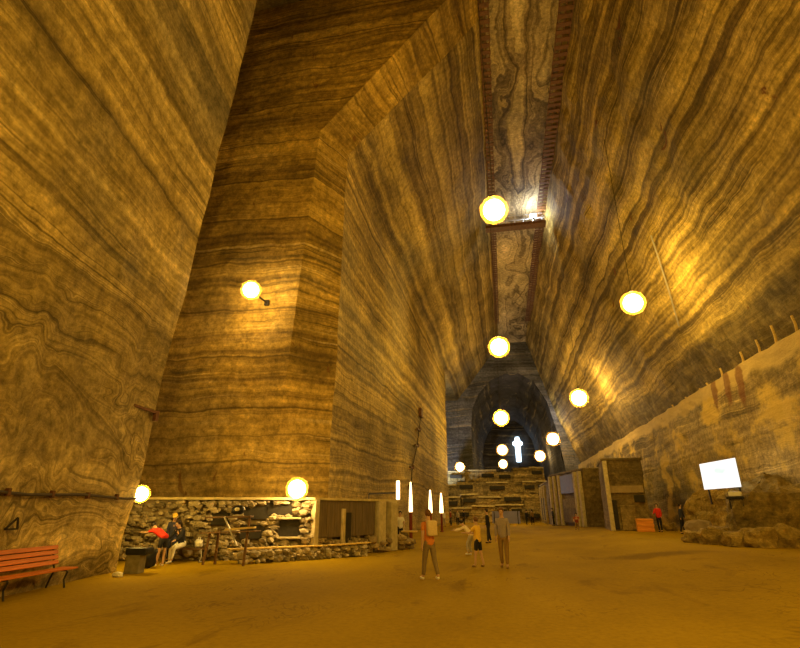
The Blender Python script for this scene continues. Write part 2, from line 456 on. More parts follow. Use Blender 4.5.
# inner arch at the end of the hall and the dark hall beyond
arch = [(-5.4, 0), (-5.4, 9), (-5.4, 17), (-5.0, 20.5), (-3.6, 23.5), (-1.2, 26), (1.5, 27.3), (4.5, 27.3), (7.2, 25.4), (9.3, 21.5), (10.6, 16), (11.4, 9), (11.6, 0)]
outer = [(-30, -1), (-30, 9), (-30, 20), (-30, 30), (-14, 40), (-5, 40), (0, 40), (6, 40), (10, 40), (20, 36), (24, 20), (24, 9), (24, -1)]
bm = bmesh.new()
for i in range(len(arch) - 1):
    a, b, c, d = arch[i], arch[i + 1], outer[i + 1], outer[i]
    grid(bm, (a[0], YE - .5, a[1]), (b[0], YE - .5, b[1]), (c[0], YE - .5, c[1]), (d[0], YE - .5, d[1]), 4, 12)
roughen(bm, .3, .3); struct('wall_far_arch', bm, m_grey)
bm = bmesh.new()
for i in range(len(arch) - 1):
    a, b = arch[i], arch[i + 1]
    grid(bm, (a[0], YE - .5, a[1]), (b[0], YE - .5, b[1]), (b[0], 158, b[1]), (a[0], 158, a[1]), 3, 30)
grid(bm, (-8, 158, 0), (14, 158, 0), (14, 158, 30), (-8, 158, 30), 12, 12)
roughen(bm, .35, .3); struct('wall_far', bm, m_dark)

# ------------------------------------------------------------------ people
def skin(name, verts, edges, radii, mat, parent, root=0, sub=1):
    me = bpy.data.meshes.new('tmp'); me.from_pydata([tuple(v) for v in verts], edges, [])
    o = bpy.data.objects.new('tmp', me); C.objects.link(o)
    md = o.modifiers.new('skin', 'SKIN'); md.use_smooth_shade = True
    for i, r in enumerate(radii):
        sv = me.skin_vertices[0].data[i]
        sv.radius = r if isinstance(r, tuple) else (r, r); sv.use_root = (i == root)
    if sub:
        s = o.modifiers.new('sub', 'SUBSURF'); s.levels = sub; s.render_levels = sub
    dg = bpy.context.evaluated_depsgraph_get()
    m2 = bpy.data.meshes.new_from_object(o.evaluated_get(dg)); m2.name = name
    bpy.data.objects.remove(o); bpy.data.meshes.remove(me)
    m2.materials.clear(); m2.materials.append(mat)
    for p in m2.polygons: p.use_smooth = True
    r = bpy.data.objects.new(name, m2); C.objects.link(r); r.parent = parent
    return r
def cloth(name, c): return simple(name, c, .85, .12, 25)
m_skin = simple('skin', (.52, .32, .20), .55, .06, 10)
HAIR = {'dark': simple('dark_hair', (.025, .016, .010), .5, .3, 30), 'brown': simple('brown_hair', (.14, .065, .022), .5, .3, 30)}
PAL = {'orange': cloth('orange_cloth', (.62, .22, .05)), 'olive': cloth('olive_cloth', (.22, .16, .08)), 'cream': cloth('cream_cloth', (.78, .64, .42)),
       'yellow': cloth('yellow_cloth', (.75, .48, .07)), 'black': cloth('black_cloth', (.02, .02, .025)), 'lavender': cloth('lavender_cloth', (.30, .25, .26)),
       'brown': cloth('brown_cloth', (.26, .16, .05)), 'red': cloth('red_cloth', (.62, .035, .02)), 'white': m_whitecl, 'navy': cloth('navy_cloth', (.04, .045, .09)),
       'grey': cloth('grey_cloth', (.36, .32, .24)), 'darkred': cloth('dark_red_cloth', (.28, .05, .025)), 'tan': cloth('tan_cloth', (.62, .47, .27))}

def person(label, x, y, rz, top='orange', legs='olive', shoes='white', hair='dark', h=1.68, z=0.0, group=None, lean=4, head=0,
           thigh=(6, -6), knee=(4, 8), arm=(8, -8), out=9, elbow=(14, 14), sleeve='short', leglen='long', longhair=False, cap=None, bag=None, detail=True):
    t = thing('person', label, 'person', (x, y, z), rz, group)
    s = h / 1.70
    def dirv(a): return Vector((0, math.sin(R(a)), -math.cos(R(a))))       # 0 = straight down, + = forward (local +Y)
    td = Vector((0, math.sin(R(lean)), math.cos(R(lean))))
    pel = Vector((0, 0, 0))
    sp, ch, nb = pel + td * .20, pel + td * .40, pel + td * .535
    nd = (Vector((0, math.sin(R(lean * .55 + head)), math.cos(R(lean * .55 + head)))))
    fwd = Vector((0, nd.z, -nd.y))
    nk, h1, h2, h3 = nb + nd * .06, nb + nd * .135 + fwd * .02, nb + nd * .205 + fwd * .022, nb + nd * .255 + fwd * .008
    V = [pel, sp, ch, nb, nk, h1, h2, h3]; E = [(0, 1), (1, 2), (2, 3), (3, 4), (4, 5), (5, 6), (6, 7)]
    Rd = [(.118, .088), (.112, .084), (.145, .10), (.075, .06), (.052, .052), (.068, .078), (.075, .09), (.05, .06)]
    J = {}
    for i, sx in enumerate((-1, 1)):
        sh = ch + Vector((sx * .165, 0, 0)) + td * .075
        ad = dirv(arm[i]); ad = (ad + Vector((sx * math.tan(R(out)), 0, 0))).normalized()
        el = sh + ad * .28
        fd = dirv(arm[i] + elbow[i]); fd = (fd + Vector((sx * math.tan(R(out)) * .3, 0, 0))).normalized()
        wr = el + fd * .25; pm = wr + fd * .07
        b = len(V); V += [sh, el, wr, pm]; E += [(2, b), (b, b + 1), (b + 1, b + 2), (b + 2, b + 3)]
        Rd += [(.06, .055), .042, .028, (.034, .02)]
        if detail:
            for q, (off, ln) in enumerate(((-.026, .075), (-.009, .088), (.009, .082), (.026, .064))):
                k1 = pm + fd * ln * .55 + Vector((0, off, 0)); k2 = pm + fd * ln + Vector((-sx * .012, off * 1.05, 0))
                n = len(V); V += [k1, k2]; E += [(b + 3, n), (n, n + 1)]; Rd += [.0095, .008]
            k1 = wr + fd * .035 + Vector((-sx * .01, .035, 0)); k2 = wr + fd * .075 + Vector((-sx * .02, .05, 0))
            n = len(V); V += [k1, k2]; E += [(b + 2, n), (n, n + 1)]; Rd += [.011, .009]
        hip = pel + Vector((sx * .09, 0, -.055))
        kn = hip + dirv(thigh[i]) * .41 + Vector((sx * .01, 0, 0))
        an = kn + dirv(thigh[i] - knee[i]) * .40
        toe = an + Vector((sx * .015, .15, -.045)); heel = an + Vector((0, -.02, -.05))
        b2 = len(V); V += [hip, kn, an, toe]; E += [(0, b2), (b2, b2 + 1), (b2 + 1, b2 + 2), (b2 + 2, b2 + 3)]
        Rd += [(.074, .076), .054, .036, .03]
        J[i] = (sh, el, wr, hip, kn, an, toe, heel)
    if detail:
        n = len(V); V += [h1 + fwd * .095 + nd * .02]; E += [(5, n)]; Rd += [.013]
    zmin = min(J[i][5].z for i in (0, 1)) - .075
    L = lambda v: (v - Vector((0, 0, zmin))) * s
    sc1 = lambda r: tuple(q * s for q in r) if isinstance(r, tuple) else r * s
    body = skin('body', [L(v) for v in V], E, [sc1(r) for r in Rd], m_skin, t)
    # shirt
    v = [pel - td * .10, sp, ch, nb - td * .02, pel + td * .02]; e = [(0, 4), (4, 1), (1, 2), (2, 3)]; r = [(.178, .138), (.155, .118), (.172, .128), (.095, .08), (.176, .137)]
    for i in (0, 1):
        sh, el, wr = J[i][:3]; b = len(v)
        v += [sh, sh.lerp(el, .75)] if sleeve == 'short' else [sh, el, el.lerp(wr, .92)]
        e += [(2, b), (b, b + 1)] + ([(b + 1, b + 2)] if sleeve != 'short' else [])
        r += [.072, .06] if sleeve == 'short' else [.072, .056, .042]
    skin('shirt', [L(q) for q in v], e, [sc1(q) for q in r], PAL[top], t, 2)
    v = [pel + td * .12, pel - td * .03]; e = [(0, 1)]; r = [(.152, .116), (.162, .125)]
    for i in (0, 1):
        hip, kn, an = J[i][3:6]; b = len(v)
        v += [hip, kn] if leglen != 'short' else [hip, hip.lerp(kn, .85)]
        e += [(1, b), (b, b + 1)]; r += [(.102, .106), .074]
        if leglen == 'long': v += [an + (kn - an) * .04]; e += [(b + 1, b + 2)]; r += [.058]
    skin('trousers' if leglen == 'long' else 'shorts', [L(q) for q in v], e, [sc1(q) for q in r], PAL[legs], t, 1)
    for i in (0, 1):
        an, toe, heel = J[i][5:8]
        skin('shoe', [L(heel), L((heel + toe) / 2 + Vector((0, 0, .008))), L(toe)], [(0, 1), (1, 2)], [.042 * s, .045 * s, .038 * s], PAL[shoes], t)
    # hair
    bm_ = bmesh.new()
    hc = h2 - fwd * .012 + nd * .018
    for q in sphere(bm_, (0, 0, 0), .108, 2, (.86, 1.02, 1.0)):
        if q.co.y > .035 and q.co.z < .045: q.co.y = .035 + (q.co.y - .035) * .1
    rot = Vector((0, 0, 1)).rotation_difference(nd).to_matrix()
    for q in bm_.verts: q.co = L(hc + rot @ q.co)
    if longhair:
        tube(bm_, [L(hc - fwd * .06), L(hc - fwd * .10 - nd * .10), L(hc - fwd * .10 - nd * .24)], .05 * s, 8, [.085 * s, .075 * s, .04 * s])
    obj('hair', bm_, HAIR[hair], t, True)
    if cap:
        bm_ = bmesh.new()
        for q in sphere(bm_, (0, 0, 0), .122, 2, (.9, 1.04, .9)):
            if q.co.z < .01: q.co.z = .01
        box(bm_, (0, .14, .02), (.15, .12, .015), None, .004)
        for q in bm_.verts: q.co = L(hc + nd * .02 + rot @ q.co)
        obj('cap', bm_, PAL[cap], t, True)
    if detail:
        for sx in (-1, 1):
            bm_ = bmesh.new(); sphere(bm_, L(h2 + fwd * .09 + Vector((sx * .03, 0, 0)) - nd * .02), .011 * s, 1)
            obj('eye', bm_, m_black, t, True)
        bm_ = bmesh.new(); box(bm_, L(h1 + fwd * .082 - nd * .016), (.045 * s, .01 * s, .012 * s), None, .003)
        obj('mouth', bm_, PAL['darkred'], t, True)
    if bag:
        bm_ = bmesh.new()
        c_ = ch - Vector((0, td.z, -td.y)) * .19 - td * .05
        box(bm_, L(c_), (.29 * s, .16 * s, .40 * s), Matrix.Rotation(R(-lean), 3, 'X'), .05)
        obj('backpack', bm_, PAL[bag], t, True)
    return t
def faced(px, py, label, rz_deg, zf=0, **kw):
    p = atZ(px, py, zf)
    return person(label, p.x, p.y, R(rz_deg), z=zf if zf else floor_z(p.x, p.y), **kw)

# in the middle of the hall (local +Y is where they face)
faced(430, 580, 'person in orange top and olive trousers with a pale backpack, walking nearest the viewer', 35, top='orange', legs='olive', bag='tan',
      thigh=(16, -14), knee=(6, 16), arm=(-14, 20), elbow=(20, 40), hair='brown', h=1.70)
faced(479, 567, 'person in yellow top and black shorts, slender, beside the one in cream', 60, top='yellow', legs='black', leglen='short', h=1.46,
      hair='brown', arm=(40, 30), elbow=(50, 60), thigh=(8, -8), shoes='brown')
faced(472, 555, 'person in cream top bent forward with one arm reaching out', 80, top='cream', legs='grey', h=1.45, lean=42, head=10,
      thigh=(28, 18), knee=(34, 30), arm=(60, 70), elbow=(25, 15), sleeve='long')
faced(505, 568, 'person in greyish lavender top and brown trousers standing apart in the middle of the floor', 170, top='lavender', legs='brown', shoes='brown', h=1.74, hair='brown', sleeve='long')
faced(489, 543, 'person all in black standing behind the two in cream and yellow', 100, top='black', legs='black', shoes='black', h=1.72, sleeve='long')
# right edge
faced(661, 532, 'person in red top and black trousers in front of the rock bank', 150, zf=.35, top='red', legs='black', shoes='black', h=1.75, sleeve='long', detail=False, arm=(10, 25), elbow=(20, 60))
faced(684, 534, 'person in dark clothes standing beside the dark stone trough', -120, zf=.35, top='navy', legs='black', shoes='black', h=1.72, sleeve='long', detail=False)
# behind the low stones at the end of the stone enclosure
person('person in white top and black trousers between the stone enclosure and the first light post', -5.55, 28.2, R(200), top='white', legs='black', shoes='black', h=1.62, detail=False, arm=(20, 30), elbow=(50, 40))
# far away, along the foot of the terrace and the far left wall
FAR = [(444, 527, 'white', 'grey', 'person in white top far off beside the last light post'), (451, 526, 'darkred', 'black', 'person in dark red top far off to the right of the last light post'),
       (458, 526, 'grey', 'black', 'person in grey top far off near the foot of the terrace'), (464, 525.5, 'black', 'black', 'person in black far off at the terrace foot, behind the person in cream'),
       (527, 525, 'black', 'black', 'person in black far off at the foot of the terrace'), (533, 525, 'brown', 'black', 'person in brown top far off at the foot of the terrace'),
       (556, 526.5, 'navy', 'black', 'person in navy at the far corner of the distant stall block')]
for i, (px, py, tp, lg, lb) in enumerate(FAR):
    p = atZ(px, py, 0.0)
    p = Vector((p.x, p.y, floor_z(p.x, p.y)))
    if px == 556: p = atZ(554, 525.5, .2); p.z = floor_z(p.x, p.y)
    person(lb, p.x, p.y, R(40 + 70 * i), top=tp, legs=lg, shoes='black', h=1.70, z=p.z, detail=False, sleeve='long', group='people far down the hall')
p = atZ(588, 529, .33)
person('person in dark red sitting low at the corner of the large stone block', p.x - .9, p.y - .9, R(170), top='darkred', legs='brown', shoes='black', h=1.6, z=floor_z(p.x, p.y), detail=False,
       thigh=(95, 88), knee=(115, 110), arm=(40, 40), elbow=(40, 30), lean=20)

# left group by the stone enclosure
faced(160, 566, 'person in red top and black shorts bending over towards the black bin', 75, top='red', legs='black', leglen='short', shoes='white', h=1.62, lean=62, head=14, thigh=(8, 2), knee=(4, 4),
      arm=(72, 60), elbow=(20, 25), hair='dark')
faced(169, 562, 'person in navy top and yellow cap standing behind the one bending over', -150, top='navy', legs='navy', shoes='black', h=1.58, cap='yellow', lean=16, head=14, sleeve='long')
pg = atZ(181, 565, 0)
faced(179, 563, 'person with long dark hair in black top and white leggings, seated', 165, top='black', legs='white', shoes='white', h=1.66, lean=22, head=12, thigh=(78, 70), knee=(70, 74), arm=(25, 35),
      elbow=(45, 40), longhair=True, sleeve='long')

# ------------------------------------------------------------------ lamps
def hang_lamp(pos, r, label, top, mat=None, group='sodium lamps hanging in two rows'):
    t = thing('hanging_lamp', label, 'lamp', pos, 0, group)
    bm = bmesh.new(); sphere(bm, (0, 0, 0), r, 4); obj('bulb', bm, mat or m_lamp, t, True)
    bm = bmesh.new(); sphere(bm, (0, 0, 0), r * 1.34, 5); obj('halo_shell', bm, m_halo, t, True)
    bm = bmesh.new(); lathe(bm, [(.05, r * 1.3), (.12, r * 1.34), (.14, r * 1.42), (.05, r * 1.55)], seg=14); obj('cap', bm, m_blackmetal, t, True)
    if top:
        bm = bmesh.new(); tube(bm, [(0, 0, r * 1.5), (0, 0, top - pos[2])], .018, 6); obj('cable', bm, m_cable, t)
    return t
def pxr(pos, px):                                     # metres for a pixel radius at that distance
    return px * (Vector(pos) - EYE).dot(fw) / F
rowA = [((494, 210), 10.5, 'largest and nearest lamp, hanging just below the steel gantry'), ((499, 347), 8.0, 'second lamp of the ceiling row, below the narrow far ceiling'),
        ((501, 418), 6.2, 'third lamp of the ceiling row, in the dark arch up and left of the cross'), ((502, 450), 4.6, 'fourth lamp of the ceiling row, left of the glowing cross'), ((503, 464), 3.8, 'farthest and lowest lamp of the ceiling row, just above the terrace')]
for (p, r, lb) in rowA:
    q = atZ(*p, 13.75); q.x = max(q.x, .3)
    hang_lamp(q, pxr(q, r), lb, 33.6 if q.y < 100 else 27, m_lamp if q.y < 90 else m_lamp_far)
rowB = [((633, 303), 9.0, 'large lamp hanging before the right wall above the salt ledge'), ((579, 398), 7.0, 'second lamp of the right row, beside the arch shoulder'),
        ((553, 439), 5.6, 'third lamp of the right row, right of the glowing cross'), ((540, 456), 4.6, 'farthest lamp of the right row, low beside the cross')]
for (p, r, lb) in rowB:
    q = atZ(*p, 13.75)
    top = ZC - (q.x - XR) / (kx - XR) * (ZC - kz) if q.y < 99 else 21
    hang_lamp(q, pxr(q, r), lb, top, (m_lamp if q.y < 50 else m_lamp_small) if q.y < 90 else m_lamp_far)
q = atY(460, 467, 78.3); t = hang_lamp(q, pxr(q, 4), 'small low lamp at the left of the far arch', 22.2, m_lamp_far, group=None)
q = atY(251, 290, 19.9)
t = thing('wall_lamp', 'lamp high on the banded face of the pillar', 'lamp', q)
rr = pxr(q, 7.5)
bm = bmesh.new(); sphere(bm, (0, 0, 0), rr, 4); obj('bulb', bm, m_lamp_small, t, True)
bm = bmesh.new(); sphere(bm, (0, 0, 0), rr * 1.34, 5); obj('halo_shell', bm, m_halo, t, True)
bm = bmesh.new(); tube(bm, [(0, rr * 1.3, 0), (0, 1.8, .05)], .04, 8); box(bm, (0, 1.68, .05), (.25, .08, .3), None, .02); obj('bracket', bm, m_blackmetal, t)

def flood(p, r, label, foot, mat=None):
    t = thing('flood_lamp', label, 'lamp', p)
    bm = bmesh.new(); sphere(bm, (0, 0, 0), r, 4); obj('bulb', bm, mat or m_lamp_small, t, True)
    bm = bmesh.new(); sphere(bm, (0, 0, 0), r * 1.34, 5); obj('halo_shell', bm, m_halo, t, True)
    bm = bmesh.new(); tube(bm, [(0, 0, -r * 1.2), foot], .03, 8); obj('bracket', bm, m_blackmetal, t)
    return t
# ------------------------------------------------------------------ stone enclosure at the foot of the pillar
G0, G1, G2, G3 = Vector((-14.2, 17.9, 0)), Vector((-11.1, 18.5, 0)), Vector((-7.38, 19.8, 0)), Vector((-5.15, 24.9, 0))
HT = 2.12
t = thing('stone_enclosure', 'long low stone enclosure with flat pale slab roof at the foot of the pillar', 'building', G2)
def rel(v): return Vector(v) - G2
def rubble(bm, a, b, h0, h1, skip=(), size=.27, inset=.0, sub=1):
    a, b = Vector(a), Vector(b); d = (b - a); Ln = d.length; d.normalize(); nrm = Vector((d.y, -d.x, 0))
    z = h0
    while z < h1:
        ch_ = random.uniform(.7, 1.2) * size * .8
        if z + ch_ * .5 > h1: break
        x = random.uniform(-.1, .1)
        while x < Ln:
            w = random.uniform(.6, 1.7) * size
            cx = x + w / 2
            if not any(s0 < cx < s1 and z0 < z + ch_ / 2 < z1 for s0, s1, z0, z1 in skip):
                c = a + d * cx + nrm * (random.uniform(-.02, .10) + inset); c.z = z + ch_ / 2
                ang = math.atan2(d.y, d.x)
                n0 = len(bm.verts)
                res = bmesh.ops.create_icosphere(bm, subdivisions=sub, radius=1)
                off = Vector((random.random() * 50, random.random() * 50, 0))
                rz = Matrix.Rotation(ang + random.uniform(-.15, .15), 3, 'Z') @ Matrix.Rotation(random.uniform(-.2, .2), 3, 'Y')
                for v in res['verts']:
                    p = v.co.copy(); m = max(abs(p.x), abs(p.y), abs(p.z)); p = p.lerp(p / m * .85, .7)
                    p *= 1 + .35 * mnoise.noise(p * 1.5 + off)
                    v.co = rz @ Vector((p.x * w * .53, p.y * .2, p.z * ch_ * .56)) + c
            x += w
        z += ch_
# core behind the rubble face
bm = bmesh.new()
def prism(bm, pts, z0, z1):
    lo = [bm.verts.new((p[0], p[1], z0)) for p in pts]; hi = [bm.verts.new((p[0], p[1], z1)) for p in pts]
    n = len(pts)
    for i in range(n): bm.faces.new((lo[i], lo[(i + 1) % n], hi[(i + 1) % n], hi[i]))
    bm.faces.new(hi); bm.faces.new(lo[::-1])
nA = Vector((.34, -.94, 0)) * -.25
back = [(-13, 21.2), (-10.4, 21.2), (-8.2, 23.4), (-8.2, 25.8)]
rg = [rel(G0 + Vector((0, .25, 0))), rel(G1 + Vector((-.05, .25, 0))), rel(G2 + Vector((-.22, .2, 0))), rel(G3 + Vector((-.25, .05, 0)))]
prism(bm, [(p.x, p.y) for p in rg] + [(p[0] - G2.x, p[1] - G2.y) for p in back[::-1]], 0, HT - .02)
obj('core', bm, m_stone_dk, t)
def jumble(bm, a, b, h0, h1, skip, n, smin=.07, smax=.21):
    a, b = Vector(a), Vector(b); d = b - a; Ln = d.length; d.normalize(); nrm = Vector((d.y, -d.x, 0))
    for _ in range(n):
        x, z = random.uniform(0, Ln), h0 + (h1 - h0) * random.random()
        w = random.uniform(smin, smax); hh = w * random.uniform(.45, .8)
        if any(s0 - w * .6 < x < s1 + w * .6 and z0 - hh * .6 < z < z1 + hh * .6 for s0, s1, z0, z1 in skip): continue
        if z + hh > h1: z = h1 - hh
        c = a + d * x + nrm * random.uniform(-.10, .05); c.z = max(z, hh * .6)
        rock(bm, c, (w, w * .7, hh), 0, 1, .45)
jumble(bm := bmesh.new(), rel(G0), rel(G1), 0, HT, (), 330)
HOLES = [(.2, .75, 1.25, 1.65), (1.3, 2.1, .75, 1.2), (1.4, 2.2, 1.45, 1.85), (2.75, 3.45, .80, 1.42), (2.2, 3.1, 1.6, 1.98)]
jumble(bm, rel(G1), rel(G2), 0, HT, HOLES, 620)
obj('rubble_wall', bm, m_stone, t)
bm = bmesh.new(); jumble(bm, rel(G2), rel(G3), 0, .75, (), 170); obj('rubble_plinth', bm, m_stone_dk, t)
bm = bmesh.new()
slab = [G0 + Vector((0, -.12, 0)), G1 + Vector((.05, -.12, 0)), G2 + Vector((.12, -.1, 0)), G3 + Vector((.16, .05, 0))]
prism(bm, [(p.x - G2.x, p.y - G2.y) for p in slab] + [(p[0] - G2.x, p[1] - G2.y) for p in back[::-1]], HT, HT + .09)
obj('roof_slab', bm, m_slab, t)
d23 = (G3 - G2); L23 = d23.length; d23.normalize(); n23 = Vector((d23.y, -d23.x, 0))
a23 = math.atan2(d23.y, d23.x); rm23 = Matrix.Rotation(a23, 3, 'Z')
def on23(s, off, z): return d23 * s + n23 * off + Vector((0, 0, z))
bm = bmesh.new()
for i in range(8):
    box(bm, on23(.55 + i * .45, .04, 1.42), (.43, .06, 1.38), rm23, .01)
obj('plank_wall', bm, m_plankwall, t)
bm = bmesh.new(); box(bm, on23(.1, .06, HT / 2), (.24, .24, HT), rm23, .02); obj('corner_column', bm, m_pale, t)
for s_ in (4.3, 5.2):
    bm = bmesh.new(); box(bm, on23(s_, .1, HT / 2), (.5, .3, HT - .02), rm23, .03); obj('column', bm, m_pale, t)
bm = bmesh.new(); box(bm, on23(1.7, .14, 1.05), (.16, .12, 1.5), rm23, .01); obj('door_post', bm, m_slab, t)
bm = bmesh.new(); box(bm, on23(2.05, .10, .95), (.34, .06, 1.4), rm23, .005); obj('door_opening', bm, m_darkhole, t)
# openings in the rubble face, their shade put in as dark boxes
d12 = (G2 - G1).normalized(); n12 = Vector((d12.y, -d12.x, 0)); rm12 = Matrix.Rotation(math.atan2(d12.y, d12.x), 3, 'Z')
def on12(s, off, z): return rel(G1) + d12 * s + n12 * off + Vector((0, 0, z))
for s0, s1, z0, z1 in HOLES:
    bm = bmesh.new(); box(bm, on12((s0 + s1) / 2, -.14, (z0 + z1) / 2), (s1 - s0 + .1, .12, z1 - z0 + .06), rm12, .01); obj('opening', bm, m_darkhole, t)
bm = bmesh.new(); box(bm, on12(3.1, .04, .76), (.85, .3, .07), rm12, .02); obj('sill', bm, m_pale, t)
bm = bmesh.new(); box(bm, on12(3.1, .02, 1.45), (.85, .25, .07), rm12, .02); obj('lintel', bm, m_pale, t)

flood(atY(297, 489, 18.9), pxr(atY(297, 489, 18.9), 8.5), 'bright round lamp on the roof edge of the stone enclosure', (0.1, .9, -.25))
q = atY(141, 494, 15.3)
flood(q, pxr(q, 6.6), 'bright round lamp where the near left wall ends', (-.35, -.1, -.05), m_lamp)

# low wall in front with a plank bench on it
a, b = atZ(236, 565, 0), atZ(368, 556, 0)
mid = (a + b) / 2
t = thing('low_stone_wall', 'knee-high rubble wall with a pale plank on top in front of the stone enclosure', 'wall', (mid.x, mid.y, 0))
bm = bmesh.new(); jumble(bm, a - mid, b - mid, 0, .45, (), 120, .09, .2); jumble(bm, a - mid + Vector((-.05, .25, 0)), b - mid + Vector((-.05, .25, 0)), 0, .45, (), 90, .1, .2); obj('rubble', bm, m_stone, t)
bm = bmesh.new(); bar(bm, a - mid + Vector((-.4, .12, .47)), (b - mid) * .25 + Vector((0, .12, .47)), .36, .05, .01)
bar(bm, (b - mid) * .30 + Vector((0, .12, .47)), (b - mid) * 1.0 + Vector((0, .12, .50)), .36, .05, .01); obj('plank', bm, m_palewood, t)
# heap of loose stones at the right end
a, b = atZ(373, 554, 0), atZ(412, 549, 0); mid = (a + b) / 2
t = thing('stone_heap', 'heap of broken salt stones below the pale columns of the enclosure', 'stones', (mid.x, mid.y, 0))
bm = bmesh.new()
for i in range(34):
    u_ = random.random(); zz = random.random() ** 1.5 * .55
    p = (a - mid).lerp(b - mid, u_) + Vector((random.uniform(-.3, .1), random.uniform(-.05, .5), 0))
    rock(bm, (p.x, p.y, zz + .1), (random.uniform(.12, .28), .18, random.uniform(.1, .2)), i, 1)
obj('broken_stones', bm, m_stone_dk, t); t['label'] = t['label']
bm = bmesh.new(); pp = (a - mid).lerp(b - mid, .9); box(bm, (pp.x, pp.y + .3, .78), (.75, .4, .07), None, .01); obj('flat_stone', bm, m_palewood, t)

# trestle frame
P = lambda x, y, Y: atY(x, y, Y)
YT = 17.0
base = atZ(229, 566, 0)
YT = base.y
t = thing('trestle_frame', 'dark timber trestle frame with two shelves standing before the rubble wall', 'frame', (base.x, base.y, 0))
def tr(x, y, dy=0): v = atY(x, y, YT + dy); return v - Vector((base.x, base.y, 0))
for (x, y0, x2, y1, dy) in ((219, 530, 215, 561, .5), (250, 516, 243, 566, 0), (210, 533, 203, 562, .2)):
    bm = bmesh.new(); p1 = tr(x2, y1, dy); p1.z = max(p1.z, 0); p1.z = 0; bar(bm, tr(x, y0, dy), p1, .07, .07, .008); obj('post', bm, m_brownwood, t)
bm = bmesh.new(); bar(bm, tr(207, 517.5, .2), tr(252, 516.5, 0), .22, .06, .01); obj('top_rail', bm, m_brownwood, t)
bm = bmesh.new(); bar(bm, tr(203, 533, .2), tr(258, 531, 0), .4, .04, .008); obj('shelf', bm, m_brownwood, t)
bm = bmesh.new(); bar(bm, tr(226, 529.5, 0), tr(255, 527.5, 0), .2, .06, .01); obj('pale_board', bm, m_palewood, t)
bm = bmesh.new(); bar(bm, tr(224.5, 517, -.1), tr(237, 546, -.1), .05, .05, .008); obj('brace', bm, m_steel, t)
q = tr(238, 512, .1)
s_ = thing('bundle', 'dark cloth bundle with a white patch on top of the trestle frame', 'bag', (base.x + q.x, base.y + q.y, q.z + .04))
bm = bmesh.new(); rock(bm, (0, 0, .03), (.24, .16, .17), 3, 2, .2); obj('sack', bm, m_black, s_, True)
bm = bmesh.new(); rock(bm, (.03, -.12, .05), (.1, .06, .07), 5, 2, .2); obj('white_patch', bm, m_whitecl, s_, True)

# tubular bench seat under the sitting person, a white bag and a black bag
p = atZ(180, 562, 0)
t = thing('tube_bench', 'low bench with bent steel tube legs under the seated person', 'bench', (p.x, p.y, 0), R(12))
bm = bmesh.new(); box(bm, (.12, .05, .43), (1.4, .42, .05), None, .01); obj('seat', bm, m_brownwood, t)
for sx in (-.5, .75):
    bm = bmesh.new(); tube(bm, [(sx, -.16, .42), (sx + .05, -.18, .2), (sx + .0, -.2, .015), (sx, .1, .015), (sx, .22, .015), (sx, .22, .42)], .018, 8); obj('leg', bm, m_steel, t)
bm = bmesh.new(); rock(bm, (0, 0, .15), (.17, .13, .16), 1, 2, .2)
o = tag(obj('bag', bm, m_whitecl, None, True), 'white bag on the tube-legged bench beside the seated person', 'bag'); o.location = (p.x + .55, p.y + .15, .46)
tube_bm = bmesh.new(); tube(tube_bm, [(-.05, 0, .28), (-.03, 0, .36), (.03, 0, .36), (.05, 0, .28)], .012, 6); obj('handle', tube_bm, m_whitecl, o)

# bin with black lid
p = atZ(129, 574, 0)
t = thing('litter_bin', 'square olive bin with an overhanging black lid at the end of the near left wall', 'bin', (p.x, p.y + .2, 0), R(10))
bm = bmesh.new(); box(bm, (0, 0, .26), (.42, .40, .52), None, .02); obj('bin_body', bm, m_bin, t)
bm = bmesh.new(); box(bm, (.08, 0, .60), (.64, .5, .20), None, .05); obj('lid', bm, m_black, t)
p2 = atZ(143, 569, 0)
bm = bmesh.new(); rock(bm, (0, 0, .3), (.25, .2, .32), 8, 3, .25)
o = tag(obj('bag', bm, m_black, None, True), 'black bag standing on the floor between the bin and the person bending', 'bag'); o.location = (p2.x, p2.y + .2, 0)
bm = bmesh.new(); tube(bm, [(-.08, 0, .56), (-.05, 0, .68), (.05, 0, .68), (.08, 0, .56)], .015, 6); obj('handle', bm, m_black, o)
p3 = atZ(116, 577, 0)
bm = bmesh.new(); rock(bm, (0, 0, .06), (.16, .12, .08), 8, 2, .3)
o = tag(obj('salt_stone', bm, m_whitecl), 'small white stone on the floor beside the bin', 'stone'); o.location = (p3.x + .05, p3.y, 0)

# orange bench on the near wall
yb0, yb1 = 7.6, 11.55
bx = -10.82
t = thing('slatted_bench', 'orange slatted bench with black metal legs against the near left wall', 'bench', (bx, yb1, 0), R(9.0))
Lb = yb1 - yb0
for i, zz in enumerate((.90, .79, .68, .57)):
    bm = bmesh.new(); box(bm, (-.02 + (.9 - zz) * .25, -Lb / 2, zz), (.035, Lb, .092), Matrix.Rotation(R(-14), 3, 'Y'), .008); obj('back_slat', bm, m_orange, t)
for i, xx in enumerate((.10, .20, .30, .40)):
    bm = bmesh.new(); box(bm, (xx, -Lb / 2 + .12, .425), (.095, Lb + .24, .035), None, .008); obj('seat_slat', bm, m_orange, t)
for yy in (-.12, -Lb / 2, -Lb + .12):
    bm = bmesh.new()
    tube(bm, [(-.06, yy, .94), (.06, yy, .5), (.10, yy, .40), (.03, yy, .2), (-.02, yy, .02)], .022, 8); obj('leg', bm, m_blackmetal, t)
    bm = bmesh.new()
    tube(bm, [(.06, yy, .395), (.40, yy, .395), (.43, yy, .36), (.38, yy, .2), (.43, yy, .02)], .022, 8); obj('leg', bm, m_blackmetal, t)

